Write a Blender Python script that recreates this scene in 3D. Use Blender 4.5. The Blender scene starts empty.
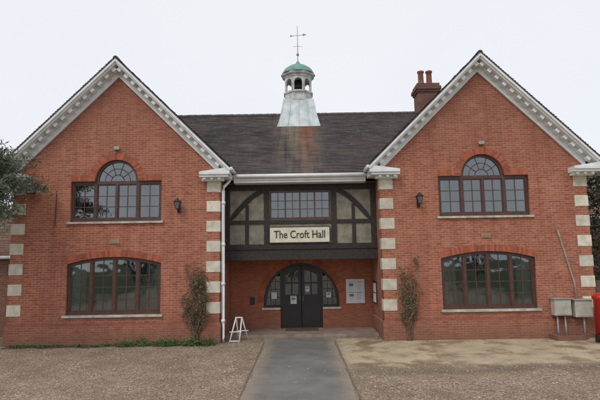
import bpy, math, random
from mathutils import Vector, Matrix
random.seed(7)
R=random.random
def U(a,b): return a+(b-a)*R()

# ------------------------------------------------------------------ materials
def new_mat(name):
    m=bpy.data.materials.new(name); m.use_nodes=True
    nt=m.node_tree
    return m,nt,nt.nodes['Principled BSDF']
def N(nt,t,**kw):
    n=nt.nodes.new(t)
    for k,v in kw.items(): setattr(n,k,v)
    return n
def mixc(nt,a,b,fac,blend='MIX'):
    n=N(nt,'ShaderNodeMix',data_type='RGBA',blend_type=blend)
    for s,v in ((n.inputs[0],fac),(n.inputs[6],a),(n.inputs[7],b)):
        if isinstance(v,bpy.types.NodeSocket): nt.links.new(v,s)
        elif isinstance(v,(int,float)): s.default_value=v
        else: s.default_value=(*v,1)
    return n.outputs[2]
def math_(nt,op,a,b=None,c=None,clamp=False):
    n=N(nt,'ShaderNodeMath',operation=op,use_clamp=clamp)
    for i,v in enumerate((a,b,c)):
        if v is None: continue
        if isinstance(v,bpy.types.NodeSocket): nt.links.new(v,n.inputs[i])
        else: n.inputs[i].default_value=v
    return n.outputs[0]
def pos(nt):
    g=N(nt,'ShaderNodeNewGeometry'); s=N(nt,'ShaderNodeSeparateXYZ')
    nt.links.new(g.outputs['Position'],s.inputs[0]); return g.outputs['Position'],s.outputs
def noise(nt,scale,detail=4,vec=None,rough=.55):
    n=N(nt,'ShaderNodeTexNoise'); n.inputs['Scale'].default_value=scale
    n.inputs['Detail'].default_value=detail; n.inputs['Roughness'].default_value=rough
    if vec is None: vec=N(nt,'ShaderNodeNewGeometry').outputs['Position']
    nt.links.new(vec,n.inputs['Vector']); return n.outputs['Fac']
def rng(nt,v,a,b,c=0,d=1):
    n=N(nt,'ShaderNodeMapRange'); nt.links.new(v,n.inputs[0])
    for i,x in enumerate((a,b,c,d)): n.inputs[i+1].default_value=x
    return n.outputs[0]
def bump(nt,h,bs,strength=.5,dist=.01):
    b=N(nt,'ShaderNodeBump'); b.inputs['Strength'].default_value=strength; b.inputs['Distance'].default_value=dist
    nt.links.new(h,b.inputs['Height']); nt.links.new(b.outputs[0],bs.inputs['Normal'])
def simple(name,col,col2=None,rough=.7,scale=6,bmp=.2,metal=0,island=0,bscale=60):
    m,nt,bs=new_mat(name)
    if col2 is None: col2=tuple(c*.72 for c in col)
    f=rng(nt,noise(nt,scale,4),.35,.68)
    c=mixc(nt,col,col2,f)
    if island:
        g=N(nt,'ShaderNodeNewGeometry')
        v=rng(nt,g.outputs['Random Per Island'],0,1,1-island,1+island)
        cc=N(nt,'ShaderNodeCombineColor'); 
        for i in range(3): nt.links.new(v,cc.inputs[i])
        c=mixc(nt,c,cc.outputs[0],1.0,'MULTIPLY')
    nt.links.new(c,bs.inputs['Base Color'])
    bs.inputs['Roughness'].default_value=rough; bs.inputs['Metallic'].default_value=metal
    if bmp: bump(nt,noise(nt,bscale,2),bs,bmp,.01)
    return m

def brick_mat(name,c1,c2,mortar,grime=.5,low=True):
    m,nt,bs=new_mat(name)
    p,s=pos(nt)
    xy=math_(nt,'ADD',s[0],s[1])
    cb=N(nt,'ShaderNodeCombineXYZ'); nt.links.new(xy,cb.inputs[0]); nt.links.new(s[2],cb.inputs[1])
    def bt(a,b_,mo,bias):
        b=N(nt,'ShaderNodeTexBrick'); nt.links.new(cb.outputs[0],b.inputs['Vector'])
        b.inputs['Scale'].default_value=1; b.inputs['Brick Width'].default_value=.225
        b.inputs['Row Height'].default_value=.075; b.inputs['Mortar Size'].default_value=.008
        b.inputs['Mortar Smooth'].default_value=.3; b.inputs['Bias'].default_value=bias
        b.inputs['Color1'].default_value=(*a,1); b.inputs['Color2'].default_value=(*b_,1)
        b.inputs['Mortar'].default_value=(*mo,1); return b
    b=bt(c1,c2,mortar,-.05)
    f1=rng(nt,noise(nt,.9,5,None,.65),.36,.66,0,grime)
    c=mixc(nt,b.outputs['Color'],tuple(x*.60 for x in c1),f1)
    mp0=N(nt,'ShaderNodeMapping'); mp0.inputs['Scale'].default_value=(4.4,13.3,1); nt.links.new(cb.outputs[0],mp0.inputs[0])
    nb=noise(nt,1.0,1,mp0.outputs[0])
    c=mixc(nt,c,(c1[0]*1.12,c1[1]*1.7,c1[2]*2.0),rng(nt,nb,.58,.72,0,.5))
    c=mixc(nt,c,(c1[0]*.40,c1[1]*.45,c1[2]*.55),rng(nt,nb,.42,.28,0,.65))
    f2=rng(nt,noise(nt,1.7,6,None,.7),.52,.74,0,.34)
    c=mixc(nt,c,(.50,.28,.20),f2)
    mp=N(nt,'ShaderNodeMapping'); mp.inputs['Scale'].default_value=(3.2,3.2,.35); nt.links.new(p,mp.inputs[0])
    f4=rng(nt,noise(nt,1.0,4,mp.outputs[0]),.51,.76,0,.55)
    c=mixc(nt,c,tuple(x*.45 for x in c1),f4)
    if low:
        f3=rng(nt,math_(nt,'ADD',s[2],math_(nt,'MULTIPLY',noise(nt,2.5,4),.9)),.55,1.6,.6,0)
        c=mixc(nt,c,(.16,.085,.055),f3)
        # darker brown towards the gable tops, broken up by noise
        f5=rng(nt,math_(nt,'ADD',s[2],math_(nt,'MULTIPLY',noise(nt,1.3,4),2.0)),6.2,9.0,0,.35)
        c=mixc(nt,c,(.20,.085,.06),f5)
    nt.links.new(c,bs.inputs['Base Color']); bs.inputs['Roughness'].default_value=.92
    h=math_(nt,'SUBTRACT',math_(nt,'MULTIPLY',noise(nt,40,2),.4),b.outputs['Fac'])
    bump(nt,h,bs,.6,.008)
    return m
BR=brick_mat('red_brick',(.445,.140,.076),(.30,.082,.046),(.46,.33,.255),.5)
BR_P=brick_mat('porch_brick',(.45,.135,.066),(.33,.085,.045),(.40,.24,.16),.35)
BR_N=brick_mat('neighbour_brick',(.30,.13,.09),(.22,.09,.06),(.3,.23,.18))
BR_D=brick_mat('chimney_brick',(.17,.078,.062),(.10,.05,.042),(.18,.14,.12))
ARCH=simple('arch_brick',(.39,.115,.062),(.29,.078,.043),.88,9,.3,island=.28)
PLC=simple('plinth_cap_brick',(.28,.08,.05),(.18,.058,.04),.85,5,.3)
STONE=simple('quoin_stone',(.68,.64,.53),(.48,.44,.35),.85,4,.35,island=.14)
WHITE=simple('white_painted_timber',(.81,.82,.82),(.66,.68,.67),.55,3,.1)
SILL=simple('sill_stone',(.55,.53,.48),(.32,.30,.26),.8,5,.3)
FRAME=simple('brown_stained_frame',(.105,.042,.030),(.062,.026,.020),.45,8,.1)
TIMB=simple('dark_oak',(.042,.033,.029),(.020,.016,.015),.75,9,.4)
PANEL=simple('pebbledash_render',(.30,.275,.215),(.17,.16,.125),.95,4,.9,bscale=45)
DOOR=simple('black_door_paint',(.018,.015,.015),(.011,.010,.010),.4,4,.1)
BLACK=simple('black_iron',(.02,.02,.02),None,.45,9,.1)
PAPER=simple('notice_paper',(.76,.78,.78),(.66,.70,.72),.8,22,0)
PRINT=simple('printed_ink',(.14,.17,.22),(.26,.16,.16),.8,5,0,island=.4)
CREAM=simple('cream_sign_board',(.70,.67,.52),(.58,.55,.42),.6,5,.1)
INK=simple('dark_lettering',(.03,.03,.025),None,.6,5,0)
LEAD=simple('weathered_lead',(.72,.76,.77),(.46,.54,.54),.6,3.5,.2)
COPPER=simple('verdigris_copper',(.18,.36,.31),(.10,.22,.19),.6,4,.2)
LANT=simple('aged_white_paint',(.64,.65,.62),(.36,.37,.35),.7,5,.2)
INTW=simple('interior_plaster',(.55,.53,.47),(.45,.43,.39),.9,2,0)
INTF=simple('interior_floor',(.12,.08,.05),None,.5,2,0)
CURT=simple('pale_curtain',(.70,.69,.65),(.55,.54,.51),.9,3,0)
POT=simple('terracotta_pot',(.30,.12,.075),(.18,.075,.05),.8,6,.2)
RED=simple('post_box_red',(.50,.018,.014),(.38,.014,.012),.3,4,.03)
CAB=simple('beige_cabinet_plastic',(.52,.50,.43),(.36,.345,.29),.5,4,.05)
GREYP=simple('grey_pipe',(.38,.37,.35),(.25,.24,.23),.5,6,.05)
STEP=simple('porch_paving',(.32,.23,.18),(.18,.14,.115),.85,3,.4)
BARK=simple('bark',(.11,.085,.065),(.06,.045,.035),.9,12,.6)
TWIG=simple('twig_bark',(.20,.145,.105),(.11,.08,.06),.9,12,.2)
SOIL=simple('soil_bed',(.12,.085,.06),(.06,.045,.033),.95,7,.9,bscale=30)
EDGE=simple('path_edging',(.19,.155,.12),(.11,.095,.078),.9,6,.4)
def leaf(name,c,c2,isl=.45): return simple(name,c,c2,.6,1.5,0,island=isl)
LF_C=leaf('conifer_leaf',(.13,.165,.10),(.065,.095,.06))
LF_G=leaf('border_leaf',(.08,.16,.035),(.045,.095,.022))
LF_B=leaf('climber_leaf',(.17,.145,.065),(.10,.095,.04))
LF_D=leaf('dark_evergreen_leaf',(.085,.085,.05),(.045,.05,.03))
LF_H=leaf('hedge_leaf',(.06,.07,.045),(.035,.042,.028))
PEB=simple('gravel_stone',(.46,.365,.275),(.26,.20,.155),.85,3,0,island=.45)

def roof_mat(name,stain=False,c1=(.125,.098,.100),c2=(.072,.058,.062)):
    m,nt,bs=new_mat(name); p,s=pos(nt)
    cb=N(nt,'ShaderNodeCombineXYZ'); nt.links.new(math_(nt,'ADD',s[0],s[1]),cb.inputs[0])
    nt.links.new(s[2],cb.inputs[1])
    b=N(nt,'ShaderNodeTexBrick'); nt.links.new(cb.outputs[0],b.inputs['Vector'])
    b.inputs['Scale'].default_value=1; b.inputs['Brick Width'].default_value=.17; b.inputs['Row Height'].default_value=.0755
    b.inputs['Mortar Size'].default_value=.005
    b.inputs['Color1'].default_value=(*c1,1); b.inputs['Color2'].default_value=(*c2,1); b.inputs['Mortar'].default_value=(.035,.03,.03,1)
    c=mixc(nt,b.outputs['Color'],(c1[0]*1.25,c1[1]*.95,c1[2]*.80),rng(nt,noise(nt,2.2,6,None,.7),.47,.74,0,.6))
    c=mixc(nt,c,(.095,.10,.07),rng(nt,noise(nt,1.0,5,None,.7),.50,.70,0,.65))
    c=mixc(nt,c,(.046,.040,.043),rng(nt,noise(nt,.6,6,None,.7),.48,.66,0,.7))
    c=mixc(nt,c,(.36,.35,.32),rng(nt,noise(nt,9,4,None,.8),.60,.74,0,.6))
    if stain:
        mp=N(nt,'ShaderNodeMapping'); mp.inputs['Scale'].default_value=(4.0,.35,.35); nt.links.new(p,mp.inputs[0])
        st=rng(nt,noise(nt,1.2,5,mp.outputs[0]),.34,.60)
        mk=math_(nt,'MULTIPLY',rng(nt,math_(nt,'ABSOLUTE',math_(nt,'ADD',s[0],.02)),.35,1.1,1,0),rng(nt,math_(nt,'ADD',s[2],math_(nt,'MULTIPLY',noise(nt,2,3),1.2)),6.2,8.4,.4,1))
        c=mixc(nt,c,(.29,.25,.18),math_(nt,'MULTIPLY',math_(nt,'MULTIPLY',st,mk),.75))
        mk2=math_(nt,'MULTIPLY',rng(nt,math_(nt,'ABSOLUTE',math_(nt,'SUBTRACT',s[0],.3)),.05,.5,1,0),rng(nt,s[2],5.9,8.0,.15,.95))
        c=mixc(nt,c,(.30,.11,.055),math_(nt,'MULTIPLY',mk2,rng(nt,noise(nt,5,5),.3,.6,.3,.9)))
    nt.links.new(c,bs.inputs['Base Color']); bs.inputs['Roughness'].default_value=.85
    bump(nt,noise(nt,25,3),bs,.5,.02)
    return m
ROOF=roof_mat('clay_tile',False); ROOFC=roof_mat('clay_tile_stained',True)
ROOFN=roof_mat('neighbour_tile',False,(.26,.15,.10),(.18,.11,.08))

def glass_mat():
    m=bpy.data.materials.new('window_glass'); m.use_nodes=True; nt=m.node_tree
    for n in list(nt.nodes): nt.nodes.remove(n)
    o=N(nt,'ShaderNodeOutputMaterial'); t=N(nt,'ShaderNodeBsdfTransparent'); t.inputs[0].default_value=(.74,.78,.78,1)
    g=N(nt,'ShaderNodeBsdfGlossy'); g.inputs['Roughness'].default_value=.03; g.inputs[0].default_value=(.92,.96,1,1)
    mx=N(nt,'ShaderNodeMixShader'); fr=N(nt,'ShaderNodeFresnel'); fr.inputs[0].default_value=2.1
    b=N(nt,'ShaderNodeBump'); b.inputs['Strength'].default_value=.16; b.inputs['Distance'].default_value=.03
    nt.links.new(noise(nt,2.6,1),b.inputs['Height']); nt.links.new(b.outputs[0],g.inputs['Normal'])
    nt.links.new(fr.outputs[0],mx.inputs[0]); nt.links.new(t.outputs[0],mx.inputs[1]); nt.links.new(g.outputs[0],mx.inputs[2])
    nt.links.new(mx.outputs[0],o.inputs[0]); return m
GLASS=glass_mat()

# ------------------------------------------------------------------ mesh builder
def empty(name,loc=(0,0,0)):
    e=bpy.data.objects.new(name,None); e.location=loc; e.empty_display_size=.3
    bpy.context.scene.collection.objects.link(e); return e
def link(name,me,mat,parent=None,smooth=False):
    me.materials.clear(); me.materials.append(mat)
    o=bpy.data.objects.new(name,me); bpy.context.scene.collection.objects.link(o)
    if parent: o.parent=parent; 
    if smooth:
        for p in me.polygons: p.use_smooth=True
    return o
class MB:
    def __init__(s): s.v=[]; s.f=[]
    def add(s,vs,fs):
        o=len(s.v); s.v+= [tuple(v) for v in vs]; s.f+=[tuple(i+o for i in f) for f in fs]
    def box(s,x0,x1,y0,y1,z0,z1):
        if x0>x1:x0,x1=x1,x0
        s.add([(x0,y0,z0),(x1,y0,z0),(x1,y1,z0),(x0,y1,z0),(x0,y0,z1),(x1,y0,z1),(x1,y1,z1),(x0,y1,z1)],
              [(0,3,2,1),(4,5,6,7),(0,1,5,4),(1,2,6,5),(2,3,7,6),(3,0,4,7)])
    def prism(s,poly,y0,y1):  # poly in xz
        n=len(poly); 
        a=sum(poly[i][0]*poly[(i+1)%n][1]-poly[(i+1)%n][0]*poly[i][1] for i in range(n))
        if a<0: poly=poly[::-1]
        s.add([(x,y0,z) for x,z in poly]+[(x,y1,z) for x,z in poly],
              [tuple(range(n)),tuple(range(2*n-1,n-1,-1))]+[(i,i+n,(i+1)%n+n,(i+1)%n) for i in range(n)])
    def tube(s,pts,rads,n=6,cap=True):
        pts=[Vector(p) for p in pts]
        if isinstance(rads,(int,float)): rads=[rads]*len(pts)
        vs=[];fs=[]
        for i,p in enumerate(pts):
            d=(pts[min(i+1,len(pts)-1)]-pts[max(i-1,0)])
            if d.length<1e-6: d=Vector((0,0,1))
            d.normalize()
            a=d.cross(Vector((0,0,1)) if abs(d.z)<.95 else Vector((0,1,0))).normalized(); b=d.cross(a)
            for k in range(n):
                t=2*math.pi*k/n; vs.append(p+(a*math.cos(t)+b*math.sin(t))*rads[i])
        for i in range(len(pts)-1):
            for k in range(n):
                fs.append((i*n+k,(i+1)*n+k,(i+1)*n+(k+1)%n,i*n+(k+1)%n))
        if cap: fs.append(tuple(range(n))); fs.append(tuple(range(len(vs)-1,len(vs)-n-1,-1)))
        s.add(vs,fs)
    def lathe(s,cx,cy,prof,n=16,rot=0):
        vs=[];fs=[]
        for r,z in prof:
            for k in range(n):
                t=2*math.pi*k/n+rot; vs.append((cx+r*math.cos(t),cy+r*math.sin(t),z))
        for i in range(len(prof)-1):
            for k in range(n): fs.append((i*n+k,i*n+(k+1)%n,(i+1)*n+(k+1)%n,(i+1)*n+k))
        fs.append(tuple(range(n-1,-1,-1))); m=len(vs)-n; fs.append(tuple(range(m,m+n)))
        s.add(vs,fs)
    def leafq(s,c,l,w):
        d=Vector((U(-1,1),U(-1,1),U(-1,1))).normalized(); e=d.cross(Vector((U(-1,1),U(-1,1),U(-1,1)))).normalized()
        c=Vector(c); s.add([c-d*l,c+e*w,c+d*l,c-e*w],[(0,1,2,3)])
    def make(s,name,mat,parent=None,smooth=False,bevel=0):
        me=bpy.data.meshes.new(name); me.from_pydata(s.v,[],s.f); me.update()
        o=link(name,me,mat,parent,smooth)
        if bevel:
            b=o.modifiers.new('bevel','BEVEL'); b.width=bevel; b.segments=2; b.limit_method='ANGLE'
        return o
def holed(outer,holes,thick):
    """plate in local xz plane (y from -thick/2..thick/2) with real openings"""
    cu=bpy.data.curves.new('tmp','CURVE'); cu.dimensions='2D'; cu.fill_mode='BOTH'; cu.extrude=thick/2
    for pl in [outer]+holes:
        sp=cu.splines.new('POLY'); sp.points.add(len(pl)-1)
        for q,(x,z) in zip(sp.points,pl): q.co=(x,z,0,1)
        sp.use_cyclic_u=True
    ob=bpy.data.objects.new('tmp',cu); bpy.context.scene.collection.objects.link(ob)
    dg=bpy.context.evaluated_depsgraph_get(); dg.update()
    me=bpy.data.meshes.new_from_object(ob.evaluated_get(dg))
    bpy.data.objects.remove(ob); bpy.data.curves.remove(cu)
    me.transform(Matrix(((1,0,0,0),(0,0,-1,0),(0,1,0,0),(0,0,0,1))))
    return me
def plate(name,outer,holes,y0,y1,mat,parent):
    me=holed(outer,holes,y1-y0); me.transform(Matrix.Translation((0,(y0+y1)/2,0)))
    return link(name,me,mat,parent)
def rect(x0,x1,z0,z1): return [(x0,z0),(x1,z0),(x1,z1),(x0,z1)]

# ------------------------------------------------------------------ the hall
H=empty('brick_village_hall')
CX=6.2; E0=2.7; E1=9.66; ZA=9.60; HW=3.9; ZE=5.75; K=(ZA-ZE)/HW
RS=(1.56**2+.22**2)/(2*.22); ZSC=2.84-RS
def ztop(dx,off=0): return ZSC+math.sqrt((RS-off)**2-dx*dx)
def low_open(cx,w=1.56,z0=.95,off=0):
    p=[(cx-w,z0),(cx+w,z0)]
    for i in range(13):
        x=w-2*w*i/12; p.append((cx+x,ztop(x,off)))
    return p
def up_open(cx,w=1.53,z0=4.02,zr=5.40,r=.73):
    p=[(cx-w,z0),(cx+w,z0),(cx+w,zr),(cx+r,zr)]
    for i in range(1,18): 
        t=math.pi*i/18; p.append((cx+r*math.cos(t),zr+r*math.sin(t)))
    return p+[(cx-r,zr),(cx-w,zr)]
def arcring(mb,cx,cz,r0,r1,a0,a1,n,y0,y1):
    g=.12
    for i in range(n):
        t0=a0+(a1-a0)*(i+g/2)/n; t1=a0+(a1-a0)*(i+1-g/2)/n
        mb.prism([(cx+r0*math.cos(t0),cz+r0*math.sin(t0)),(cx+r1*math.cos(t0),cz+r1*math.sin(t0)),
                  (cx+r1*math.cos(t1),cz+r1*math.sin(t1)),(cx+r0*math.cos(t1),cz+r0*math.sin(t1))],y0,y1)

def low_window(cx,tag):
    w=1.55
    fr=low_open(cx,w,.955,.01); holes=[]
    bars=MB()
    for a,b in ((-w+.08,-.81),(-.73,-.045),(.045,.73),(.81,w-.08)):
        h=[(cx+a,1.05),(cx+b,1.05)]+[(cx+b+(a-b)*i/5,ztop(b+(a-b)*i/5,.10)) for i in range(6)]
        holes.append(h); m=(a+b)/2
        bars.box(cx+a,cx+a+.035,.115,.15,1.05,ztop(a,.1)); bars.box(cx+b-.035,cx+b,.115,.15,1.05,ztop(b,.1))
        bars.box(cx+a+.035,cx+b-.035,.115,.15,1.05,1.10)
        bars.box(cx+m-.014,cx+m+.014,.125,.148,1.10,ztop(m,.1))
        for k in (1,2,3):
            z=1.07+(2.62-1.07)*k/4; bars.box(cx+a+.035,cx+b-.035,.127,.147,z-.013,z+.013)
    plate('window_frame_'+tag,fr,holes,.09,.17,FRAME,H)
    bars.make('glazing_bars_'+tag,FRAME,H)
    plate('window_glass_'+tag,low_open(cx,w-.03,1.0,.04),[],.136,.139,GLASS,H)
def up_window(cx,tag):
    w=1.52; zr=5.40; r=.72
    fr=up_open(cx,w,4.025,zr-.005,r); bars=MB()
    holes=[]
    for a,b in ((-w+.07,-.76),(-.67,-.035),(.035,.67),(.76,w-.07)):
        holes.append(rect(cx+a,cx+b,4.13,5.30)); m=(a+b)/2
        bars.box(cx+a,cx+a+.03,.115,.15,4.13,5.30); bars.box(cx+b-.03,cx+b,.115,.15,4.13,5.30)
        bars.box(cx+a+.03,cx+b-.03,.115,.15,4.13,4.17); bars.box(cx+a+.03,cx+b-.03,.115,.15,5.26,5.30)
        bars.box(cx+m-.014,cx+m+.014,.125,.148,4.17,5.26)
        for k in (1,2):
            z=4.17+1.09*k/3; bars.box(cx+a+.03,cx+b-.03,.127,.147,z-.013,z+.013)
    ri=.64; h=[]
    for i in range(0,19): t=math.pi*i/18; h.append((cx+ri*math.cos(t),5.41+ri*math.sin(t)))
    holes.append(h)
    for t in (36,72,108,144):
        t=math.radians(t); bars.tube([(cx+.2*math.cos(t),.135,5.41+.2*math.sin(t)),(cx+ri*math.cos(t),.135,5.41+ri*math.sin(t))],.014,4)
    bars.tube([(cx+.22*math.cos(math.pi*i/10),.135,5.41+.22*math.sin(math.pi*i/10)) for i in range(11)],.014,4)
    bars.tube([(cx+.43*math.cos(math.pi*i/12),.135,5.41+.43*math.sin(math.pi*i/12)) for i in range(13)],.012,4)
    plate('upper_frame_'+tag,fr,holes,.09,.17,FRAME,H)
    bars.make('upper_glazing_bars_'+tag,FRAME,H)
    plate('upper_glass_'+tag,up_open(cx,w-.03,4.08,zr-.03,r-.02),[],.136,.139,GLASS,H)

def roof_slope(name,A,B,C,D,n,mat,parent):
    """A-B eave edge, D-C ridge edge; stepped courses, slightly uneven"""
    A,B,C,D=map(Vector,(A,B,C,D)); nn=(B-A).cross(D-A).normalized()
    if nn.z<0: nn=-nn
    mb=MB()
    for i in range(n):
        t0=i/n; t1=(i+1)/n
        a=A.lerp(D,t0); b=B.lerp(C,t0); c=B.lerp(C,t1); d=A.lerp(D,t1)
        seg=max(1,int((b-a).length/.35)); q0=[.030+U(-.007,.010) for _ in range(seg+1)]
        vs=[];fs=[]
        for k in range(seg+1):
            f=k/seg; lo=a.lerp(b,f); hi=d.lerp(c,f)
            vs+=[lo,lo+nn*q0[k],hi+nn*.010]
        for k in range(seg):
            o=3*k; fs+=[(o,o+3,o+4,o+1),(o+1,o+4,o+5,o+2)]
        mb.add(vs,fs)
    mb.add([A-nn*.03,B-nn*.03,C-nn*.03,D-nn*.03,A,B,C,D],[(0,3,2,1),(0,1,5,4),(1,2,6,5),(2,3,7,6),(3,0,4,7)])
    return mb.make(name,mat,parent)

plinth=MB(); cap=MB(); arch=MB(); quo=MB(); sill=MB(); corn=MB(); sidew=MB(); inter=MB(); ifl=MB(); curt=MB(); ridge=MB(); gut=MB()
for sgn,tag in ((-1,'left'),(1,'right')):
    cx=CX*sgn
    X=lambda a:a*sgn
    xs=sorted((X(E0),X(E1)))
    zt=lambda dx:ZA-.13-K*abs(dx)
    outer=[(xs[0],0),(xs[1],0),(xs[1],zt(xs[1]-cx)),(cx,zt(0)),(xs[0],zt(xs[0]-cx))]
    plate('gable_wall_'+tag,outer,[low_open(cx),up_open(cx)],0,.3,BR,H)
    low_window(cx,tag); up_window(cx,tag)
    sidew.box(X(E0),X(E0+.3),.3,8.4,0,5.98); sidew.box(X(E1-.3),X(E1),.3,8.4,0,5.98)
    me=holed(outer,[],.3); me.transform(Matrix.Translation((0,8.55,0))); link('rear_gable_'+tag,me,BR,H)
    plinth.box(xs[0]-.05,xs[1]+.05,-.06,.02,0,.60)
    plinth.box(X(E0-.05),X(E0+.02),.02,2.55,0,.60); plinth.box(X(E1-.02),X(E1+.05),.02,8.4,0,.60)
    cap.add([(xs[0]-.05,-.06,.60),(xs[1]+.05,-.06,.60),(xs[1]+.002,-.003,.68),(xs[0]-.002,-.003,.68),(xs[0]-.05,.01,.60),(xs[1]+.05,.01,.60)],
            [(0,1,2,3),(1,5,2),(0,3,4)])
    for i in range(7):
        z=1.13+.67*i
        e=U(-.01,.01)
        quo.box(X(E0-.02),X(E0+.44+e),-.022,.34,z-.185,z+.185)
        quo.box(X(E1-.44-e),X(E1+.02),-.022,.34,z-.185,z+.185)
    a=math.asin(1.56/RS)
    arcring(arch,cx,ZSC,RS+.004,RS+.225,math.pi/2-a-.004,math.pi/2+a+.004,44,-.006,.05)
    arcring(arch,cx,5.40,.734,.95,0.02,math.pi-.02,36,-.006,.05)
    for s2 in (-1,1):
        for k in range(7):
            x0=cx+s2*(.985+k*.078); arch.box(x0,x0+s2*.07,-.006,.05,5.404,5.62)
    sill.box(cx-1.64,cx+1.64,-.075,.13,.875,.952); sill.box(cx-1.62,cx+1.62,-.075,.13,3.95,4.022)
    x0,x1=X(E0+.31),X(E1-.31)
    for z0,z1 in ((.25,3.1),(3.45,6.15)):
        ifl.box(x0,x1,.31,4.4,z0-.05,z0)
        inter.box(x0,x1,.31,4.4,z1,z1+.05) if z1<5 else inter.box(cx-3.0,cx+3.0,.31,4.4,z1,z1+.05)
        inter.box(x0,x1,4.4,4.45,z0,z1)
        inter.box(x0,x0+.01*sgn,.31,4.4,z0,min(z1,5.98)); inter.box(x1,x1-.01*sgn,.31,4.4,z0,min(z1,5.98))
    for (z0,z1,wd,w) in ((1.0,2.82,.52,1.54),(4.05,5.4,.25,1.5)):
        for s2 in (-1,1):
            n=18; vs=[];fs=[]
            for i in range(n+1):
                x=cx+s2*(w-wd*i/n); y=.26+.03*math.sin(i*1.9)+.01*R()
                vs+=[(x,y,z0),(x,y+.01,z1)]
            for i in range(n): fs.append((2*i,2*i+2,2*i+3,2*i+1))
            curt.add(vs,fs)
    # half-curtain added for whitish reflections in lower panes; papers and boxes near the glass
    n=40; vs=[];fs=[]
    for i in range(n+1):
        x=cx-.68+1.3*i/n; y=.30+.018*math.sin(i*1.3)+.006*R(); vs+=[(x,y,1.0),(x,y,1.62+.01*math.sin(i*.7))]
    for i in range(n): fs.append((2*i,2*i+2,2*i+3,2*i+1))
    curt.add(vs,fs)
    inter.box(cx-.55,cx+.6,.9,.95,4.0,4.5); inter.box(cx-1.2,cx-.75,.5,.52,4.05,4.6)
    for s2 in (-1,1):
        ex=cx+s2*HW
        roof_slope(f'wing_roof_{tag}_{"a" if s2<0 else "b"}',(ex,-.47,ZE),(ex,8.9,ZE),(cx,8.9,ZA),(cx,-.47,ZA),52,ROOF,H)
    for i in range(31): ridge.tube([(cx,-.46+.3*i,ZA-.035),(cx,-.46+.3*i+.293,ZA-.028)],.085,8)
    for s2 in (-1,1):
        def strip(o0,o1,y0,y1,hw=HW,d0=0.0):
            corn.prism([(cx+s2*d0,ZA-K*d0-o0),(cx+s2*hw,ZA-K*hw-o0),(cx+s2*hw,ZA-K*hw-o1),(cx+s2*d0,ZA-K*d0-o1)],y0,y1)
        strip(.045,.15,-.46,-.40); strip(.13,.22,-.40,-.34); strip(.16,.20,-.34,-.002)
        strip(.20,.30,-.12,-.003,HW-.1); strip(.30,.52,-.055,-.004,HW-.42)
        strip(.52,.57,-.085,-.003,HW-.42)
        cs=1/math.hypot(1,K); sn=K/math.hypot(1,K)
        L=HW/cs; nmod=15
        for i in range(nmod):
            d=.20+(L-.75)*i/(nmod-1)
            bx=cx+s2*d*cs; bz=ZA-.20-d*sn
            ux,uz=s2*cs*.075,-sn*.075; px,pz=-s2*sn*.13,-cs*.13
            corn.prism([(bx-ux,bz-uz),(bx+ux,bz+uz),(bx+ux+px,bz+uz+pz),(bx-ux+px,bz-uz+pz)],-.31,-.121)
        xa=cx+s2*(HW-.02); xb=cx+s2*(HW-1.02)
        corn.box(xa,xb,-.44,-.003,5.50,5.60); corn.box(xa-s2*.05,xb,-.39,-.003,5.42,5.50)
        corn.box(xa-s2*.22,xb+s2*.04,-.20,-.003,5.32,5.42)
        corn.prism([(xa,5.60),(xb,5.60),(xa-s2*.04,5.74)],-.42,-.003)
        for k in range(3): corn.box(xa-s2*(.30+.25*k),xa-s2*(.40+.25*k),-.34,-.2,5.345,5.42)
        yb=.44 if s2*sgn<0 else 8.8
        corn.box(cx+s2*(HW-.03),cx+s2*3.502,.0,yb,5.42,5.60)
        gut.tube([(cx+s2*(HW+.03),-.45,5.68),(cx+s2*(HW+.03),yb,5.68)],.065,8)
plinth.make('plinth',BR,H); cap.make('plinth_cap',PLC,H); arch.make('brick_arches',ARCH,H)
quo.make('quoins',STONE,H,bevel=.012); sill.make('window_sills',SILL,H,bevel=.008)
sidew.box(-2.7,2.7,7.5,7.8,0,5.5)
sidew.make('side_walls',BR,H); inter.make('interior_walls',INTW,H); ifl.make('interior_floors',INTF,H)
curt.make('curtains',CURT,H)
roof_slope('centre_roof_front',(-2.45,.43,5.60),(2.45,.43,5.60),(5.5,4.2,8.85),(-5.5,4.2,8.85),46,ROOFC,H)
roof_slope('centre_roof_rear',(-2.45,7.97,5.60),(2.45,7.97,5.60),(5.5,4.2,8.85),(-5.5,4.2,8.85),46,ROOF,H)
for i in range(34):
    x=-5.3+10.6*i/34
    ridge.tube([(x,4.2,8.84+U(-.008,.008)),(x+.30,4.2,8.85)],.095,8)
ridge.make('ridge_tiles',ROOF,H)
corn.box(-2.3,2.3,.50,.96,5.34,5.42); corn.box(-2.3,2.3,.46,.96,5.42,5.50); corn.box(-2.3,2.3,.44,.50,5.50,5.58)
gut.tube([(-2.32,.40,5.56),(2.32,.40,5.56)],.07,8)
corn.make('white_cornices',WHITE,H,bevel=.006); gut.make('gutters',WHITE,H,True)

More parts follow.
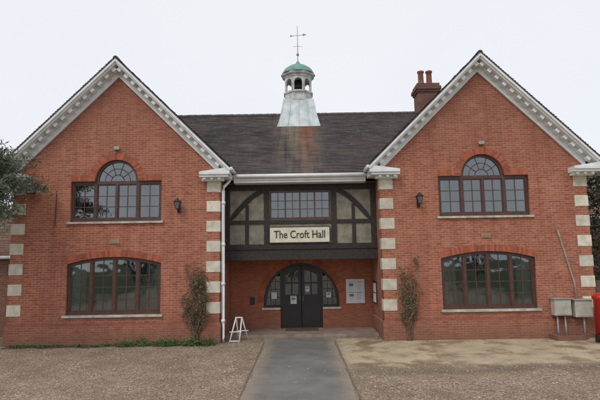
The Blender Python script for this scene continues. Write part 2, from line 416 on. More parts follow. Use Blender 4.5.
# timber framed bay
panel=plate('render_panels',rect(-2.695,2.695,3.0,5.42),[rect(-1.09,1.09,4.08,5.14)],1.03,1.2,PANEL,H)
tb=MB()
yb=.985
tb.box(-2.69,-2.5,yb,1.05,3.22,5.14); tb.box(2.5,2.69,yb,1.05,3.22,5.14)
tb.box(-1.29,-1.10,yb,1.05,3.22,5.14); tb.box(1.10,1.29,yb,1.05,3.22,5.14)
tb.box(-2.69,2.69,yb-.01,1.05,5.14,5.335)
for a,b in ((-2.5,-1.29),(1.29,2.5),(-1.10,1.10)): tb.box(a,b,yb+.005,1.05,3.93,4.07)
for s in (-1,1):
    tb.box(s*1.83,s*1.96,yb+.003,1.05,3.22,3.93)
    n=8; up=[];lo=[]
    for i in range(n+1):
        t=i/n; x=1.29+1.21*t; z=5.14-1.07*(t**1.5)
        up.append((s*min(x+.05,2.5),min(z+.06,5.14))); lo.append((s*max(x-.05,1.29),max(z-.08,4.07)))
    for i in range(n):
        tb.prism([up[i],up[i+1],lo[i+1],lo[i]],yb+.006,1.05)
    tb.box(s*1.83,s*1.94,yb+.009,1.05,4.07,4.62)
tb.box(-2.69,2.69,yb-.02,1.05,3.07,3.22)
tb.box(-2.695,2.695,.90,1.18,2.66,3.07)
tb.box(-2.695,2.695,.86,.985,3.03,3.068)
tb.make('timber_frame',TIMB,H,bevel=.008)
bars=MB(); holes=[]
for k in range(4):
    a=-1.03+k*.525; b=a+.475; m=(a+b)/2
    holes.append(rect(a,b,4.16,5.06))
    bars.box(m-.013,m+.013,1.08,1.10,4.16,5.06)
    for q in (1,2): bars.box(a,b,1.082,1.098,4.16+.3*q-.012,4.16+.3*q+.012)
plate('bay_window_frame',rect(-1.09,1.09,4.08,5.14),holes,1.04,1.11,FRAME,H)
bars.make('bay_glazing_bars',FRAME,H)
plate('bay_window_glass',rect(-1.06,1.06,4.1,5.1),[],1.088,1.091,GLASS,H)
ib=MB(); ib.box(-2.68,2.68,1.21,4.0,3.3,3.35); ib.box(-2.68,2.68,4.0,4.05,3.35,5.5); ib.box(-2.68,2.68,1.21,4.0,5.3,5.35)
ib.make('bay_interior',INTW,H)
# porch
ce=MB(); ce.box(-2.69,2.69,1.18,2.6,2.9,3.0); ce.make('porch_ceiling',INTW,H)
R0=1.43; ZC=1.11
op=[(-.80,.11),(.80,.11),(.80,.88),(R0,.88)]+[(R0*math.cos(math.pi*i/24),ZC+R0*math.sin(math.pi*i/24)) for i in range(25)]+[(-R0,.88),(-.80,.88)]
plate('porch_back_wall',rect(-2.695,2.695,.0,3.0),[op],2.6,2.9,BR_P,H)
am=MB(); arcring(am,0,ZC,R0+.004,R0+.24,-.1,math.pi+.1,46,2.592,2.65); am.make('door_arch_bricks',ARCH,H)
ro=R0-.005; ri=R0-.09
o2=[(-.795,.115),(.795,.115),(.795,.885),(ro,.885)]+[(ro*math.cos(math.pi*i/24),ZC+ro*math.sin(math.pi*i/24)) for i in range(25)]+[(-ro,.885),(-.795,.885)]
hs=[]
za=lambda x,r=ri:ZC+math.sqrt(max(r*r-x*x,0))
for s in (-1,1):
    xs_=[.82+(ri-.82)*i/6 for i in range(7)]
    h=[(s*.82,.97),(s*ri,.97)]+[(s*x,za(x)) for x in reversed(xs_)]
    hs.append(h)
hs.append([(-.72,.13),(.72,.13)]+[(x,za(x)) for x in [.72-.12*i for i in range(13)]])
plate('door_frame',o2,hs,2.70,2.80,DOOR,H)
dl=MB(); dg=MB(); hand=MB()
for s in (-1,1):
    fo=[(s*.012,.13),(s*.715,.13)]+[(s*x,za(x,ri-.01)) for x in [.715-.0703*i for i in range(11)]]
    h1=[rect(*sorted((s*.12,s*.34)),1.35,1.75),rect(*sorted((s*.40,s*.61)),1.35,1.75),
        [(s*.12,1.82),(s*.34,1.82),(s*.34,2.22),(s*.12,2.27)],[(s*.40,1.82),(s*.61,1.82),(s*.61,2.08),(s*.40,2.19)]]
    plate('door_leaf_'+('l' if s<0 else 'r'),fo,h1,2.73,2.775,DOOR,H)
    for a,b in ((.12,.34),(.40,.61)):
        dl.box(s*a,s*b,2.722,2.74,.30,.75); dl.box(s*a,s*b,2.722,2.74,.82,1.25)
    dg.box(s*.1,s*.63,2.75,2.755,1.33,2.3)
    hand.box(s*.045,s*.065,2.68,2.73,1.12,1.28)
    for x in (1.0,1.18): dl.box(s*(x-.012),s*(x+.012),2.735,2.76,.97,za(x))
    for z in (1.25,1.55,1.85): 
        xm=math.sqrt(ri*ri-(z-ZC)**2); dl.box(s*.82,s*xm,2.736,2.758,z-.012,z+.012)
    dg.box(s*.81,s*1.36,2.765,2.769,.95,2.05)
dl.make('door_panels',DOOR,H); hand.make('door_handles',simple('brass',(.28,.22,.10),None,.4,5,0,1),H)
dg.make('door_glass',GLASS,H)
di=MB(); di.box(-2.6,2.6,4.6,4.65,0,2.9); di.box(-2.6,2.6,2.91,4.6,.05,.1); di.make('hallway_interior',INTF,H)
fl=MB(); fl.box(-2.64,2.64,.85,2.62,0,.11); fl.make('porch_floor',STEP,H,bevel=.01)
sl=MB(); sl.box(-1.50,-.80,2.55,2.70,.80,.878); sl.box(.80,1.50,2.55,2.70,.80,.878); sl.make('sidelight_sills',SILL,H)
mt=MB(); mt.box(-.6,.6,1.75,2.45,.112,.125); mt.make('door_mat',SOIL,H)
# cupola
cu=MB()
cy=4.2
for z0,z1,h0,h1 in ((7.66,8.15,1.0,.86),(8.15,8.83,.86,.70),(8.83,9.36,.70,.61)):
    cu.add([(-h0,cy-h0,z0),(h0,cy-h0,z0),(h0,cy+h0,z0),(-h0,cy+h0,z0),(-h1,cy-h1,z1),(h1,cy-h1,z1),(h1,cy+h1,z1),(-h1,cy+h1,z1)],
       [(0,1,5,4),(1,2,6,5),(2,3,7,6),(3,0,4,7),(4,5,6,7)])
for k in (-.33,0,.33): cu.tube([(k*1.6,cy-1.02,7.66),(k*1.6*.87,cy-.87,8.15),(k*1.6*.7,cy-.71,8.83),(k*1.6*.62,cy-.62,9.36)],.022,6)
for s in (-1,1): cu.tube([(s*1.0,cy-1.0,7.66),(s*.86,cy-.86,8.15),(s*.70,cy-.70,8.83),(s*.61,cy-.61,9.36)],.03,6)
cu.make('cupola_skirt',LEAD,H)
lt=MB(); o8=math.pi/8
lt.lathe(0,cy,[(.68,9.34),(.68,9.42),(.62,9.44),(.62,9.70),(.67,9.71),(.67,9.77),(.58,9.78)],8,o8)
lt.lathe(0,cy,[(.58,10.40),(.64,10.42),(.64,10.48),(.73,10.53),(.75,10.60),(.68,10.62)],8,o8)
lt.make('cupola_lantern_mouldings',LANT,H)
rr=.58; side=2*rr*math.sin(o8); ap=rr*math.cos(o8)
for k in range(8):
    hw=side/2-.055
    hole=[(-hw,.04),(hw,.04),(hw,.40)]+[(hw*math.cos(math.pi*i/10),.40+hw*1.0*math.sin(math.pi*i/10)) for i in range(1,10)]+[(-hw,.40)]
    me=holed(rect(-side/2,side/2,0,.65),[hole],.06)
    me.transform(Matrix.Translation((0,cy,9.77))@Matrix.Rotation(k*math.pi/4,4,'Z')@Matrix.Translation((0,-ap,0)))
    link(f'cupola_arch_{k}',me,LANT,H)
cc=MB(); cc.lathe(0,cy,[(.16,9.78),(.16,10.0),(.30,10.02),(.28,10.12),(.2,10.2),(.15,10.36),(.05,10.42)],12); cc.make('cupola_dark_core',BLACK,H,True)  # dark core added so the lantern openings look shaded inside
cd=MB(); cd.lathe(0,cy,[(.745,10.605),(.71,10.66),(.66,10.76),(.57,10.88),(.42,10.99),(.25,11.07),(.13,11.12),(.08,11.2),(.05,11.26)],16,o8)
cd.make('cupola_dome',COPPER,H,True)
# chimney
ch=MB(); ch.box(5.12,6.0,3.95,4.75,7.6,9.72); ch.box(5.07,6.05,3.90,4.80,9.72,9.82); ch.box(5.02,6.10,3.85,4.85,9.82,9.96); ch.box(5.08,6.04,3.91,4.79,9.96,10.10)
ch.make('chimney_stack',BR_D,H)
cp=MB()
for x in (5.36,5.72): cp.lathe(x,4.35,[(.13,10.10),(.15,10.18),(.125,10.26),(.115,10.68),(.15,10.71),(.15,10.77),(.11,10.79)],14)
cp.make('chimney_pots',POT,H,True)

# weather vane
W=empty('weather_vane'); wv=MB()
wv.tube([(0,cy,11.2),(0,cy,12.9)],[.020,.010],6); wv.lathe(0,cy,[(.01,11.5),(.06,11.55),(.06,11.6),(.01,11.66)],10)
wv.tube([(-.2,cy,11.95),(.2,cy,11.95)],.008,4); wv.tube([(0,cy-.2,11.95),(0,cy+.2,11.95)],.008,4)
wv.prism([(-.24,12.43),(.28,12.47),(.28,12.485),(-.24,12.445)],cy-.008,cy+.008)
wv.prism([(.24,12.42),(.40,12.49),(.24,12.54)],cy-.008,cy+.008); wv.prism([(-.32,12.38),(-.2,12.43),(-.32,12.49)],cy-.008,cy+.008)
wv.make('vane_and_rod',GREYP,W)

# hall sign
S=empty('hall_name_sign'); sb=MB(); sb.box(-1.08,1.02,.925,.962,3.27,3.80); sb.make('board',CREAM,S,bevel=.006)
sf=MB(); 
for b in ((-1.11,1.05,.92,.97,3.80,3.83),(-1.11,1.05,.92,.97,3.24,3.27),(-1.11,-1.08,.92,.97,3.27,3.80),(1.02,1.05,.92,.97,3.27,3.80)): sf.box(*b)
sf.make('rim',TIMB,S)
tc=bpy.data.curves.new('lettering','FONT'); tc.body='The Croft Hall'; tc.size=.38; tc.extrude=.004; tc.align_x='CENTER'; tc.align_y='CENTER'; tc.offset=.004
to=bpy.data.objects.new('lettering',tc); bpy.context.scene.collection.objects.link(to); to.rotation_euler=(math.pi/2,0,0)
bpy.context.view_layer.update(); to.scale=(1.80/to.dimensions.x,1,1); to.location=(-.03,.919,3.535); tc.materials.append(INK); to.parent=S

def lantern(x,z):
    e=empty('wall_lantern'); m=MB()
    m.box(x-.05,x+.05,-.03,-.002,z-.12,z+.12); m.tube([(x,-.02,z-.05),(x,-.14,z-.10),(x,-.22,z-.02)],.014,6)
    y=-.22
    m.lathe(x,y,[(.05,z-.02),(.07,z+.0)],4,math.pi/4)
    m.lathe(x,y,[(.15,z+.22),(.16,z+.235),(.07,z+.31),(.02,z+.33),(.02,z+.37)],4,math.pi/4)
    for a in range(4):
        t=math.pi/4+a*math.pi/2; m.tube([(x+.07*math.cos(t),y+.07*math.sin(t),z),(x+.14*math.cos(t),y+.14*math.sin(t),z+.22)],.01,4)
    m.make('bracket_and_cage',BLACK,e)
    g=MB(); g.lathe(x,y,[(.062,z),(.125,z+.22)],4,math.pi/4); g.make('panes',simple('lantern_glass',(.16,.16,.15),None,.1,3,0),e)
lantern(-4.07,4.40); lantern(3.97,4.46)
F=empty('floodlight'); m=MB(); m.prism([(-9.10,4.98),(-8.82,4.98),(-8.82,5.22),(-9.10,5.22)],-.28,-.14); m.tube([(-8.96,-.14,5.05),(-8.96,-.01,5.0)],.02,6); m.make('housing',BLACK,F,bevel=.02)
m=MB(); m.box(-9.07,-8.85,-.287,-.281,5.01,5.19); m.make('lens',simple('floodlight_lens',(.4,.42,.45),None,.15,3,0),F)
m=MB(); m.tube([(-8.2,-.012,5.1),(-8.2,-.012,4.2),(-8.22,-.012,3.9)],.010,5); m.make('cable',BLACK,F)
for x in (-6.2,6.17):
    v=empty('wall_vent'); m=MB(); m.box(x-.16,x+.16,-.03,-.002,3.28,3.42)
    for k in range(4): m.box(x-.14,x+.14,-.04,-.029,3.295+.03*k,3.307+.03*k)
    m.make('grille',simple('vent_clay',(.42,.30,.2),None,.8,5,0),v)
for x in (-6.2,6.2):
    v=empty('bulkhead_lamp'); m=MB(); m.box(x-.1,x+.1,-.10,-.002,6.45,6.57); m.make('casing',GREYP,v,bevel=.02)

def printed(mb,x0,x1,z0,z1,y):
    w=x1-x0;h=z1-z0
    mb.box(x0+.1*w,x1-.1*w,y-.002,y-.0005,z1-.14*h,z1-.07*h)
    if R()<.5: mb.box(x0+.15*w,x1-.2*w,y-.002,y-.0005,z0+.48*h,z1-.24*h); top=.40
    else: top=.74
    z=top
    while z>.08:
        mb.box(x0+.1*w,x0+w*U(.6,.9),y-.002,y-.0005,z0+(z-.022)*h,z0+z*h); z-=.10
NBo=empty('notice_board'); m=MB(); m.box(1.70,2.40,2.555,2.598,1.00,1.90); m.make('frame',WHITE,NBo,bevel=.006)
m=MB(); m.box(1.74,2.36,2.552,2.5545,1.04,1.86); m.make('backing',simple('pin_board',(.60,.66,.70),(.5,.56,.6),.9,5,0),NBo)
m=MB(); q=MB()
for a in range(2):
    for b in range(2):
        x0=1.765+a*.30+U(0,.01); z0=1.07+b*.395+U(0,.015); m.box(x0,x0+.265,2.548,2.5515,z0,z0+.36); printed(q,x0,x0+.265,z0,z0+.36,2.548)
m.make('notices',PAPER,NBo); q.make('print',PRINT,NBo)
P2=empty('side_notice_board'); m=MB(); m.box(2.655,2.697,1.35,2.1,1.05,1.85); m.make('frame',TIMB,P2); m=MB()
for a in range(2):
    for b in range(2): m.box(2.648,2.654,1.40+a*.34,1.70+a*.34,1.10+b*.36,1.42+b*.36)
m.make('notices',PAPER,P2)
for (x0,x1,z0,z1,y) in ((-.42,-.19,1.0,1.3,2.720),(-1.15,-.95,1.2,1.45,2.733),(.16,.30,1.45,1.65,2.728),(.95,1.12,1.22,1.42,2.733)):
    p=empty('door_poster'); m=MB(); m.box(x0,x1,y-.003,y,z0,z1); m.make('paper',PAPER,p); q=MB(); printed(q,x0,x1,z0,z1,y-.003); q.make('print',PRINT,p)
p=empty('letter_box_plate'); m=MB(); m.box(-1.95,-1.77,2.575,2.597,1.0,1.28); m.make('plate',BLACK,p,bevel=.004)
D=empty('white_drainpipe'); m=MB()
m.tube([(-2.40,.36,5.5),(-2.42,.30,5.38),(-2.58,.10,5.15),(-2.585,.06,5.0),(-2.585,.06,.15),(-2.55,-.02,.06)],.052,10)
for z in (4.6,3.2,1.9,.7): m.lathe(-2.585,.06,[(.05,z-.05),(.068,z-.045),(.068,z+.045),(.055,z+.05)],10)
m.make('pipe',WHITE,D,True)
A=empty('folding_a_frame_stand'); m=MB()
y=.35;x=-2.1
for dx in (-.16,.16):
    m.tube([(x+dx-.12,y-.25,.0),(x+dx*.6,y,.78)],.022,6); m.tube([(x+dx+.12,y+.25,.0),(x+dx*.6,y,.78)],.022,6)
m.tube([(x-.3,y-.14,.32),(x+.1,y-.14,.32)],.018,6); m.tube([(x-.1,y+.14,.32),(x+.3,y+.14,.32)],.018,6); m.tube([(x-.12,y,.77),(x+.12,y,.77)],.024,6)
m.tube([(x-.28,y-.25,.04),(x+.04,y-.25,.04)],.02,6)
m.make('frame_tubes',WHITE,A,True)
C=empty('meter_cabinets'); m=MB(); m.box(8.12,8.66,-.34,-.062,.74,1.26); m.box(8.78,9.34,-.34,-.062,.68,1.22); m.make('boxes',CAB,C,bevel=.02)
m=MB(); m.box(8.16,8.62,-.352,-.34,.78,1.20); m.box(8.82,9.30,-.352,-.34,.72,1.16); m.make('doors',CAB,C,bevel=.008)
m=MB(); m.prism([(8.08,1.26),(8.70,1.26),(8.70,1.285),(8.08,1.30)],-.38,-.05); m.box(8.74,9.38,-.38,-.05,1.22,1.245); m.make('lids',GREYP,C)
m=MB(); m.tube([(8.25,-.2,.0),(8.25,-.2,.74)],.03,8); m.tube([(8.5,-.2,.0),(8.5,-.2,.74)],.03,8); m.tube([(9.1,-.2,0),(9.1,-.2,.68)],.03,8)
m.tube([(8.55,-.05,3.50),(8.61,-.05,3.25),(8.97,-.05,1.75),(8.99,-.06,1.2)],.026,8); m.make('conduits',GREYP,C,True)
m=MB(); m.box(8.0,8.9,-.62,-.42,0,.14); m.box(8.0,8.2,-.42,-.07,0,.14); m.box(8.9,9.1,-.42,-.07,0,.14); m.make('brick_surround',BR_N,C)
PB=empty('red_post_box'); px,py=9.28,-.95; m=MB()
m.lathe(px,py,[(.235,.22),(.235,1.28),(.25,1.29),(.27,1.32),(.27,1.38),(.24,1.41),(.16,1.47),(.05,1.50)],24); m.make('pillar_and_cap',RED,PB,True)
m=MB(); m.lathe(px,py,[(.26,0),(.26,.20),(.24,.22)],24); m.make('base',BLACK,PB,True)
m=MB(); m.box(px-.11,px+.11,py-.26,py-.20,1.13,1.17); m.make('slot',BLACK,PB); m=MB(); m.box(px-.15,px+.15,py-.25,py-.18,1.19,1.23); m.make('slot_hood',RED,PB,bevel=.01)
m=MB(); m.box(px-.14,px+.04,py-.25,py-.18,.80,1.05); m.make('collection_plate',PAPER,PB)

# ------------------------------------------------------------------ vegetation
def climber(name,x0,seed,h,spread,wid):
    random.seed(seed); e=empty(name); t=MB(); l=MB()
    def br(p,d,r,ln,dep):
        pts=[p.copy()];rs=[r]
        for i in range(5):
            pull=(x0-p.x)*(abs(x0-p.x)/wid)*.9
            d=(d+Vector((U(-.28,.28)+pull,U(-.10,.10),U(-.02,.24)))).normalized(); p=p+d*ln/5
            p.y=min(p.y,-.07); p.y=max(p.y,-.28); pts.append(p.copy()); rs.append(max(r*(1-.13*(i+1)),.005))
            if dep>0 and R()<.68: br(p.copy(),(d+Vector((U(-1,1),U(-.3,.3),U(-.2,.5)))).normalized(),r*.62,ln*U(.35,.55),dep-1)
            if dep<2 and R()<.5:
                for _ in range(2): l.leafq(p+Vector((U(-.06,.06),U(-.04,.04),U(-.06,.06))),U(.020,.042),U(.013,.024))
        t.tube(pts,rs,4,False)
    for i in range(7): br(Vector((x0+U(-.12,.12),U(-.22,-.1),0)),Vector((U(-.2,.2)*spread,0,1)).normalized(),.017,h*U(.5,.92),3)
    t.make('twigs',TWIG,e); l.make('leaves',LF_B,e)
climber('climbing_rose',-3.42,11,2.0,1.0,.42); climber('climbing_rose',3.42,23,2.15,1.2,.55)
bed=MB()
pts=[(-9.5,-.07),(-2.75,-.07)]+[(-2.75-6.75*i/26,-.42-.12*math.sin(i*1.3)-U(0,.1)) for i in range(27)]
bed.add([(x,y,.012) for x,y in pts],[tuple(range(len(pts)))[::-1]]); 
bed.make('flower_bed_soil',SOIL)
gp=MB()
for i in range(46):
    x=U(-5.7,-2.85) if i<32 else U(-9.3,-5.6); y=U(-.5,-.18); h=U(.08,.26) if i<32 else U(.03,.07)
    for k in range(90): 
        gp.leafq((x+random.gauss(0,.12),y+random.gauss(0,.07),abs(random.gauss(0,h*.5))+.02),U(.02,.045),U(.008,.02))
gp.make('border_plants',LF_G)

def tree(name,base,height,crad,leafmat,seed,nl=26,ls=(.05,.11),lw=.35,trunk=.22,start=.3,clump=.35,n=22,droop=0):
    random.seed(seed); e=empty(name); t=MB(); l=MB(); b=Vector(base)
    tips=[]
    def br(p,d,r,ln,dep):
        pts=[p.copy()];rs=[r]
        for i in range(4):
            d=(d+Vector((U(-.2,.2),U(-.2,.2),U(-.12,.16)-droop))).normalized(); p=p+d*ln/4; pts.append(p.copy()); rs.append(max(r*(1-.2*(i+1)),.006))
            if dep>0 and i>0: br(p.copy(),(d+Vector((U(-1,1),U(-1,1),U(-.5,.6)))).normalized(),r*.5,ln*U(.45,.7),dep-1)
            if dep<=1: tips.append(p.copy())
        t.tube(pts,rs,5,False)
    tp=[b+Vector((U(-.1,.1)*i,U(-.1,.1)*i,height*.95*i/7)) for i in range(8)]
    t.tube(tp,[trunk*(1-.12*i) for i in range(8)],9)
    for i in range(n):
        f=start+(1-start)*i/n; q=tp[min(int(f*7),6)].lerp(tp[min(int(f*7)+1,7)],f*7-int(f*7))
        a=i*2.4+U(-.3,.3); br(q,Vector((math.cos(a),math.sin(a),U(.0,.4))).normalized(),trunk*.3*(1.2-f),crad*(1.15-f*.6)*U(.75,1.05),2)
    for p in tips:
        for k in range(nl):
            q=p+Vector((random.gauss(0,clump),random.gauss(0,clump),random.gauss(0,clump*.7))); s=U(*ls); l.leafq(q,s,s*lw)
    t.make('trunk_and_limbs',BARK,e); l.make('foliage',leafmat,e); return e
tree('conifer_tree',(-10.7,-1.6,0),6.2,2.6,LF_C,5,24,(.05,.10),.22,.17,.74,.15,26,.06)
tree('evergreen_tree',(13.3,3.0,0),7.0,1.9,LF_D,9,9,(.06,.12),.45,.16,.15,.3)
def house(name,x0,x1,y0,y1,ze,zr,wall):
    e=empty(name); m=MB(); ym=(y0+y1)/2
    m.box(x0,x1,y0,y0+.25,0,ze); m.box(x0,x1,y1-.25,y1,0,ze)
    for xx in (x0,x1-.25):
        m.add([(xx,y0+.25,0),(xx,y1-.25,0),(xx,y1-.25,ze),(xx,ym,zr-.05),(xx,y0+.25,ze),(xx+.25,y0+.25,0),(xx+.25,y1-.25,0),(xx+.25,y1-.25,ze),(xx+.25,ym,zr-.05),(xx+.25,y0+.25,ze)],
            [(4,3,2,1,0),(5,6,7,8,9),(3,4,9,8),(2,3,8,7)])
    m.make('walls',wall,e)
    s=(zr-ze)/(ym-y0)
    roof_slope('roof_front',(x0-.2,y0-.3,ze-.3*s+.04),(x1+.2,y0-.3,ze-.3*s+.04),(x1+.2,ym,zr+.04),(x0-.2,ym,zr+.04),30,ROOFN,e)
    roof_slope('roof_rear',(x0-.2,y1+.3,ze-.3*s+.04),(x1+.2,y1+.3,ze-.3*s+.04),(x1+.2,ym,zr+.04),(x0-.2,ym,zr+.04),30,ROOFN,e)
    w=MB(); g=MB()
    k=x0+1.2
    while k<x1-1.2:
        w.box(k,k+1.1,y0-.03,y0-.002,.9,.98); w.box(k,k+1.1,y0-.03,y0-.002,2.0,2.08); w.box(k,k+.08,y0-.03,y0-.002,.98,2.0); w.box(k+1.02,k+1.1,y0-.03,y0-.002,.98,2.0); w.box(k+.51,k+.59,y0-.03,y0-.002,.98,2.0)
        g.box(k+.08,k+1.02,y0-.012,y0-.003,.98,2.0); k+=2.4
    w.make('window_frames',WHITE,e); g.make('window_panes',simple('dark_pane',(.03,.035,.04),None,.1,3,0),e)
    g=MB(); g.tube([(x0-.2,y0-.36,ze-.3*s),(x1+.2,y0-.36,ze-.3*s)],.06,8); g.make('gutter',WHITE,e)
house('brick_outbuilding',-18,-10.80,2.2,8.2,3.1,5.0,BR_N)
house('brick_house',12.6,21,6,13,4.6,7.6,BR_N)
fw=empty('timber_fence'); m=MB()
for i in range(60): m.box(9.85+i*.15,9.985+i*.15,1.5+.01*(i%2),1.52+.01*(i%2),.05,1.75+.01*math.sin(i*9))
m.box(9.8,18.9,1.535,1.58,.4,.48); m.box(9.8,18.9,1.535,1.58,1.4,1.48); m.make('boards',simple('fence_board',(.16,.11,.075),(.1,.07,.05),.9,4,.4,island=.2),fw)
# distant trees: behind the hall; unseen row behind camera added for window reflections
random.seed(3); dt=MB()
def treerow(y0,n,step,hmin,hmax,k_):
    for i in range(n):
        x=(i-n/2)*step+U(-1.5,1.5); y=y0+U(-6,6); h=U(hmin,hmax); rx=U(1.6,3.2)
        dt.tube([(x,y,0),(x+U(-.3,.3),y,h*.6)],[.25,.12],6)
        for k in range(k_):
            a=Vector((random.gauss(0,1),random.gauss(0,1),random.gauss(0,1))).normalized()*U(.45,1)
            s=U(.2,.5); dt.leafq((x+a.x*rx,y+a.y*rx,h*.55+a.z*h*.5),s,s*.6)
treerow(70,40,4.5,3,6.5,150)
treerow(-52,18,6.5,3,8,170)
dt.make('distant_trees',LF_H)

# ------------------------------------------------------------------ ground
random.seed(99)
def ground_mat():
    m,nt,bs=new_mat('gravel_ground'); p,s=pos(nt)
    v=N(nt,'ShaderNodeTexVoronoi'); v.inputs['Scale'].default_value=34; nt.links.new(p,v.inputs['Vector'])
    sc=N(nt,'ShaderNodeSeparateColor'); nt.links.new(v.outputs['Color'],sc.inputs[0])
    rp=N(nt,'ShaderNodeValToRGB'); nt.links.new(sc.outputs[0],rp.inputs[0])
    el=rp.color_ramp.elements; el[0].color=(.10,.07,.048,1); el[1].color=(.62,.50,.38,1)
    for q,c in ((.3,(.235,.168,.115,1)),(.6,(.345,.26,.18,1)),(.85,(.43,.33,.24,1))):
        e=el.new(q); e.color=c
    c=mixc(nt,rp.outputs[0],(.175,.12,.08),rng(nt,noise(nt,.8,6,None,.7),.42,.60,0,.62))
    c=mixc(nt,c,(.40,.31,.22),rng(nt,noise(nt,.5,5,None,.65),.55,.72,0,.45))
    wob=math_(nt,'MULTIPLY',math_(nt,'SUBTRACT',noise(nt,.55,5,None,.6),.5),2.4)
    yy=math_(nt,'ADD',s[1],wob)
    band=math_(nt,'MULTIPLY',rng(nt,yy,-4.4,-3.9),rng(nt,yy,.2,.6,1,0))
    msk=math_(nt,'MULTIPLY',band,rng(nt,s[0],1.0,1.25))
    sand=mixc(nt,(.50,.41,.27),(.35,.28,.185),rng(nt,noise(nt,1.4,6,None,.7),.40,.62))
    sand=mixc(nt,sand,(.235,.185,.12),rng(nt,noise(nt,.7,4,None,.6),.54,.66,0,.6))
    sand=mixc(nt,sand,rp.outputs[0],rng(nt,noise(nt,5,5,None,.7),.56,.75,0.05,.5))
    c=mixc(nt,c,sand,math_(nt,'MULTIPLY',msk,.95))
    wet=math_(nt,'MULTIPLY',math_(nt,'MULTIPLY',rng(nt,yy,-5.0,-4.4),rng(nt,yy,-4.1,-3.6,1,0)),rng(nt,s[0],1.0,1.25))
    c=mixc(nt,c,(.12,.088,.06),math_(nt,'MULTIPLY',wet,.55))
    far=rng(nt,math_(nt,'ABSOLUTE',s[0]),13,16)
    c=mixc(nt,c,(.06,.085,.03),far); c=mixc(nt,c,(.06,.085,.03),rng(nt,s[1],14,20))
    nt.links.new(c,bs.inputs['Base Color'])
    nt.links.new(rng(nt,math_(nt,'MULTIPLY',msk,rng(nt,noise(nt,.7,4,None,.6),.50,.60)),0,1,.92,.22),bs.inputs['Roughness'])
    h=math_(nt,'MULTIPLY',math_(nt,'SUBTRACT',1,v.outputs['Distance']),rng(nt,msk,0,1,1,.08))
    bump(nt,h,bs,.9,.02)
    return m
g=MB(); g.add([(-400,-400,0),(400,-400,0),(400,400,0),(-400,400,0)],[(0,1,2,3)]); g.make('ground',ground_mat())
def asphalt():
    m,nt,bs=new_mat('path_asphalt'); p,s=pos(nt)
    c=mixc(nt,(.14,.135,.125),(.195,.185,.17),rng(nt,noise(nt,1.1,6,None,.7),.40,.62))
    c=mixc(nt,c,(.10,.096,.09),rng(nt,noise(nt,.45,4,None,.6),.5,.64,0,.6))
    c=mixc(nt,c,(.32,.29,.25),rng(nt,noise(nt,90,2),.56,.68,0,.7))
    ed=rng(nt,math_(nt,'ADD',math_(nt,'ABSOLUTE',math_(nt,'ADD',s[0],.07)),math_(nt,'MULTIPLY',noise(nt,3,4),.5)),1.02,1.32,0,.85)
    c=mixc(nt,c,(.30,.235,.175),ed)
    nt.links.new(c,bs.inputs['Base Color']); nt.links.new(rng(nt,noise(nt,.7,3),.4,.6,.55,.85),bs.inputs['Roughness'])
    bump(nt,noise(nt,120,3),bs,.6,.006); return m
pa=MB()
ys=[-30+ i*.6 for i in range(52)]+[.84]
vs=[];fs=[]
for y in ys:
    w=.03*math.sin(y*2.1)+U(-.015,.015); fl_=0.12*max(0,(y+.6)/1.4) if y>-.6 else 0
    vs+= [(-1.19+w-fl_,y,.006),(1.03+w*.6+fl_,y,.006)]
for i in range(len(ys)-1): fs.append((2*i,2*i+1,2*i+3,2*i+2))
pa.add(vs,fs); pa.make('asphalt_path',asphalt())
ed=MB()
for k in range(30):
    y0=-30+k; j=U(-.01,.01)
    ed.box(-1.25+j,-1.215+j,y0,y0+.985,-.02,.010+U(0,.008)); ed.box(1.055+j,1.09+j,y0,y0+.985,-.02,.009+U(0,.008))
ed.make('path_edging',EDGE)
pb=MB()
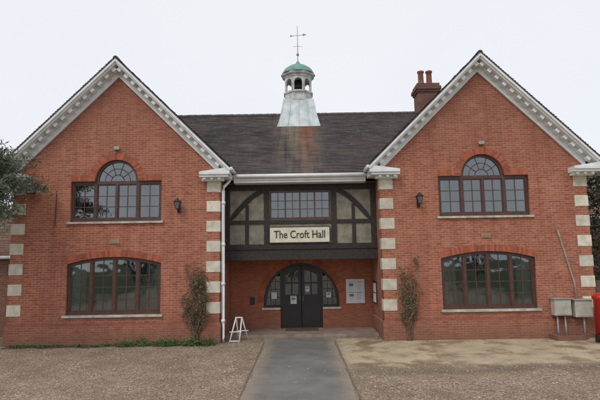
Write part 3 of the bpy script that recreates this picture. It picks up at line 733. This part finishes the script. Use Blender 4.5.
for i in range(34000):
    x=U(-11,11); y=-U(0,1)**.8*8.2-.15
    if -1.25<x<1.1 and R()<(.97 if abs(x+.07)<.9 else .72): continue
    if x>1.1 and y>-3.9 and R()<.85: continue
    s=U(.006,.018) if R()<.93 else U(.018,.032); a=U(0,3.1); ca,sa=math.cos(a)*s,math.sin(a)*s; q=U(.5,1)
    z=s*.35
    pb.add([(x+ca,y+sa,z),(x-sa*q,y+ca*q,z),(x-ca,y-sa,z),(x+sa*q,y-ca*q,z),(x+U(-.3,.3)*s,y+U(-.3,.3)*s,z+s*.6)],[(0,1,4),(1,2,4),(2,3,4),(3,0,4)])
pb.make('gravel_stones',PEB)
wd=MB()
for i in range(60):
    x=U(1.3,9.5) if i%2 else U(-9,-1.4); y=U(-.35,-.08) if i%3 else U(-6,-1)
    for k in range(10): wd.leafq((x+random.gauss(0,.05),y+random.gauss(0,.04),U(.008,.03)),U(.010,.024),U(.005,.010))
wd.make('ground_weeds',LF_G)

# ------------------------------------------------------------------ light, sky, camera
sd=Vector((-.35,-.62,.80)).normalized()
w=bpy.data.worlds.new('World'); bpy.context.scene.world=w; w.use_nodes=True; nt=w.node_tree
bg=nt.nodes['Background']; sky=N(nt,'ShaderNodeTexSky',sky_type='NISHITA'); sky.sun_disc=False
sky.sun_elevation=math.asin(sd.z); sky.sun_rotation=math.atan2(sd.x,sd.y); sky.dust_density=2
tcn=N(nt,'ShaderNodeTexCoord'); cl=noise(nt,1.6,4,tcn.outputs['Generated'])
veil=mixc(nt,(8.25,8.5,9.05),(8.8,8.9,9.2),rng(nt,cl,.35,.65))
nt.links.new(mixc(nt,sky.outputs[0],veil,.88),bg.inputs[0]); bg.inputs[1].default_value=.11
sl_=bpy.data.lights.new('sun','SUN'); sl_.energy=1.15; sl_.angle=math.radians(25); sl_.color=(1,.96,.9)
so=bpy.data.objects.new('sun',sl_); bpy.context.scene.collection.objects.link(so); so.rotation_euler=(-sd).to_track_quat('-Z','Y').to_euler()
cam=bpy.data.cameras.new('camera'); cam.sensor_width=36; cam.lens=30; cam.clip_end=2000
co=bpy.data.objects.new('camera',cam); bpy.context.scene.collection.objects.link(co)
co.matrix_world=Matrix.Translation((0,-16.7,2.58))@Matrix.Rotation(math.radians(97.07),4,'X')@Matrix.Rotation(math.radians(-.9),4,'Z')
bpy.context.scene.camera=co
vs_=bpy.context.scene.view_settings; vs_.view_transform='Standard'; vs_.look='None'; vs_.exposure=0
